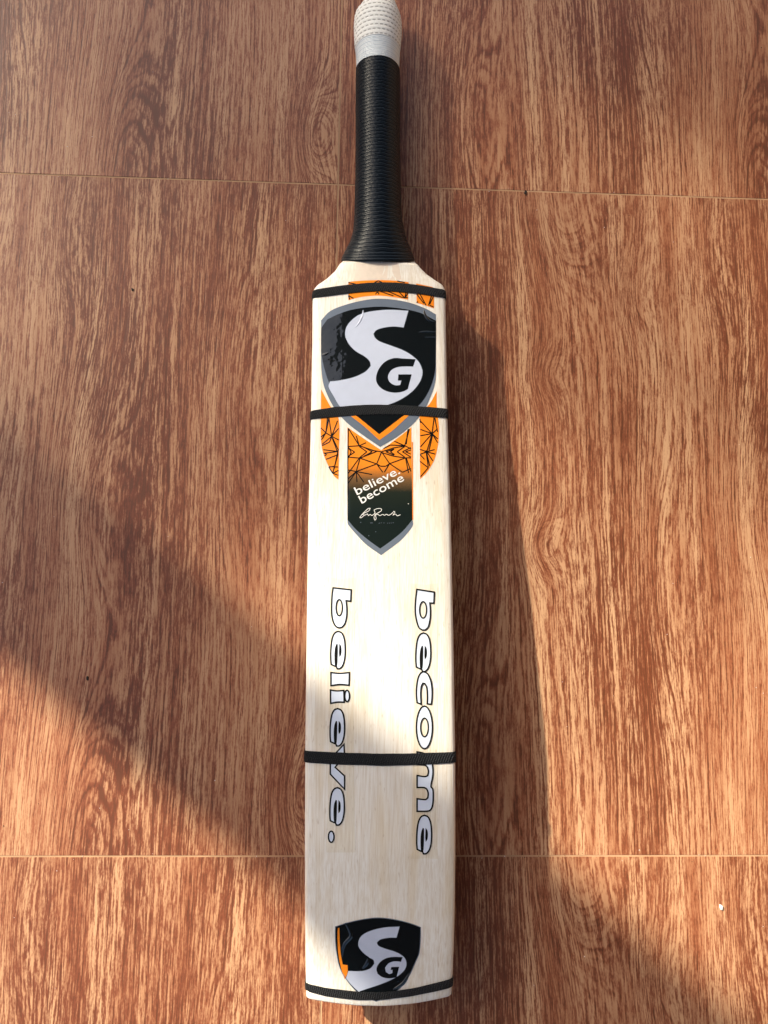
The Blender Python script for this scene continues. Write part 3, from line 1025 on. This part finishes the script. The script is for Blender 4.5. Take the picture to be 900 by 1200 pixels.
# ------------------------------------------------------------------ four black elastic straps round the blade
def strap(label, top, bot):
    def edge(pts):
        w = [on_face(px, py, 0.0006) for px, py in pts]
        ts = [tcoord(p.x, p.y) for p in w]
        ys = [p.y for p in w]
        return lambda t: interp(t, ts, ys)
    et, eb = edge(top), edge(bot)
    mid = (et(0) + eb(0)) / 2
    root = (CX, mid, 0.0)
    outer, inner = [], []
    V, F = [], []
    base = section(mid)
    K = len(base)
    W = 6
    nrm = []
    for k in range(K):
        (ta, xa, za), (tb, xb, zb) = base[(k - 1) % K], base[(k + 1) % K]
        n = Vector((-(zb - za), 0, xb - xa)).normalized()
        nrm.append(n)
    def pt(k, s, d):
        t = max(-1, min(1, base[k][0]))
        y = et(t) + (eb(t) - et(t)) * s + 0.00022 * (noise.noise(Vector((t * 7, s * 2.5, mid * 40))))
        _, x, z = section(y)[k]
        p_ = Vector((x, y, z)) + nrm[k] * d
        p_.z = max(p_.z, 0.0003 + 0.0002 * (d > 0.0007))
        return p_
    prof = [(0.0, 0.0003), (0.0, 0.0006), (0.05, 0.00082), (0.35, 0.0009), (0.65, 0.0009), (0.95, 0.00082), (1.0, 0.0006), (1.0, 0.0003)]
    for k in range(K):
        for s, d in prof:
            V.append(pt(k, s, d))
    n = len(prof)
    for k in range(K):
        k2 = (k + 1) % K
        for i in range(n - 1):
            F.append((k * n + i, k2 * n + i, k2 * n + i + 1, k * n + i + 1))
    o = mesh_obj('elastic_strap', V, F, M['strap'], None, True, origin=root)
    bm = bmesh.new(); bm.from_mesh(o.data); bmesh.ops.recalc_face_normals(bm, faces=bm.faces); bm.to_mesh(o.data); bm.free()
    tag(o, label, 'elastic strap', 'black elastic straps round the bat blade')
def px_(c, pts):
    return [tuple(v) for v in c(pts)]
strap('black elastic strap across the bat shoulders, closest to the handle grip',
      px_(c3, [(75, 88), (160, 75), (250, 62), (340, 53), (430, 48), (520, 50), (600, 58), (690, 73), (772, 88)]), px_(c3, [(73, 130), (160, 120), (250, 108), (340, 99), (430, 95), (520, 98), (600, 105), (690, 118), (775, 131)]))
strap('black elastic strap crossing the lower point of the large shield sticker',
      px_(c3, [(65, 725), (200, 705), (300, 697), (400, 693), (500, 695), (600, 700), (700, 707), (787, 715)]), px_(c3, [(65, 770), (200, 758), (300, 750), (400, 745), (500, 746), (600, 750), (700, 757), (788, 765)]))
strap('black elastic strap across the big outlined lettering on the lower blade',
      [(357.8, 880), (400, 881.9), (450, 883.4), (489, 882.8), (533, 881)], [(357.8, 893.6), (400, 896), (450, 897.5), (490, 896.2), (533, 894)])
strap('black elastic strap near the toe, under the small shield sticker',
      [(358.5, 1152.5), (383, 1158.0), (416.7, 1162), (450, 1163), (483, 1158.5), (505, 1153.5), (530.5, 1146.7)], [(358.6, 1161.5), (383, 1167.8), (416.7, 1171.8), (450, 1171.6), (483, 1167.2), (505, 1163), (530.3, 1157)])

# ------------------------------------------------------------------ bits of dirt lying on the tiles
def bit(name, px, py, size, mat, label, cat, seed, group=None):
    c = ray_hit(px, py, 0.001)
    rnd = random.Random(seed)
    bm = bmesh.new()
    bmesh.ops.create_icosphere(bm, subdivisions=1, radius=1.0)
    for v in bm.verts:
        v.co *= rnd.uniform(0.55, 1.15)
        v.co = Vector((v.co.x * size * 0.5, v.co.y * size * 0.9, (v.co.z + 0.8) * size * 0.25 + 0.0001))
    me = bpy.data.meshes.new(name)
    bm.to_mesh(me); bm.free()
    me.materials.append(mat)
    o = bpy.data.objects.new(name, me)
    link(o)
    o.location = (c.x, c.y, 0.0)
    o.rotation_euler = (0, 0, rnd.uniform(-0.6, 0.6))
    tag(o, label, cat, group)
bit('paint_fleck', 845, 1063, 0.0032, M['fleck'], 'tiny white fleck lying on the sunlit tile right of the bat', 'fleck', 1)
bit('dirt_crumb', 102, 795, 0.0024, M['crumb'], 'dark crumb at the edge of the sunlit patch, left of the bat', 'crumb', 2)
bit('dirt_crumb', 155, 339, 0.0023, M['crumb'], 'dark crumb on the tile upper left of the bat shoulders', 'crumb', 3)
bit('dirt_crumb', 616, 225, 0.0030, M['crumb'], 'dark crumb caught on the upper tile joint right of the handle', 'crumb', 4)

# fine dust and grit on the tiles: too many grains to count
rnd = random.Random(11)
V, F, S = [], [], []
for i in range(420):
    x, y = rnd.uniform(0.1, 1.1), rnd.uniform(-1.45, -0.2)
    if xl(y) - 0.01 < x < xr(y) + 0.01 and y < YTOP + 0.4:
        continue
    if rnd.random() < 0.25:
        y = -TILE * rnd.choice((1, 2)) + rnd.gauss(0, 0.002)
    r_ = rnd.uniform(0.00016, 0.00042) * (1.7 if rnd.random() < 0.05 else 1)
    b = len(V)
    for k in range(4):
        a = math.pi / 2 * k + rnd.uniform(-0.5, 0.5)
        V.append((x + r_ * math.cos(a) * rnd.uniform(0.6, 1.4), y + r_ * math.sin(a) * rnd.uniform(0.6, 1.4), 0.0001))
    V.append((x, y, 0.0001 + r_ * 0.9))
    sl = 0 if rnd.random() < 0.45 else 1
    for k in range(4):
        F.append((b + k, b + (k + 1) % 4, b + 4)); S.append(sl)
tag(mesh_obj('dust', V, F, [M['fleck'], M['crumb']], None, False, S), 'fine pale and dark grit scattered thinly over the tiles', 'dust', None, 'stuff')
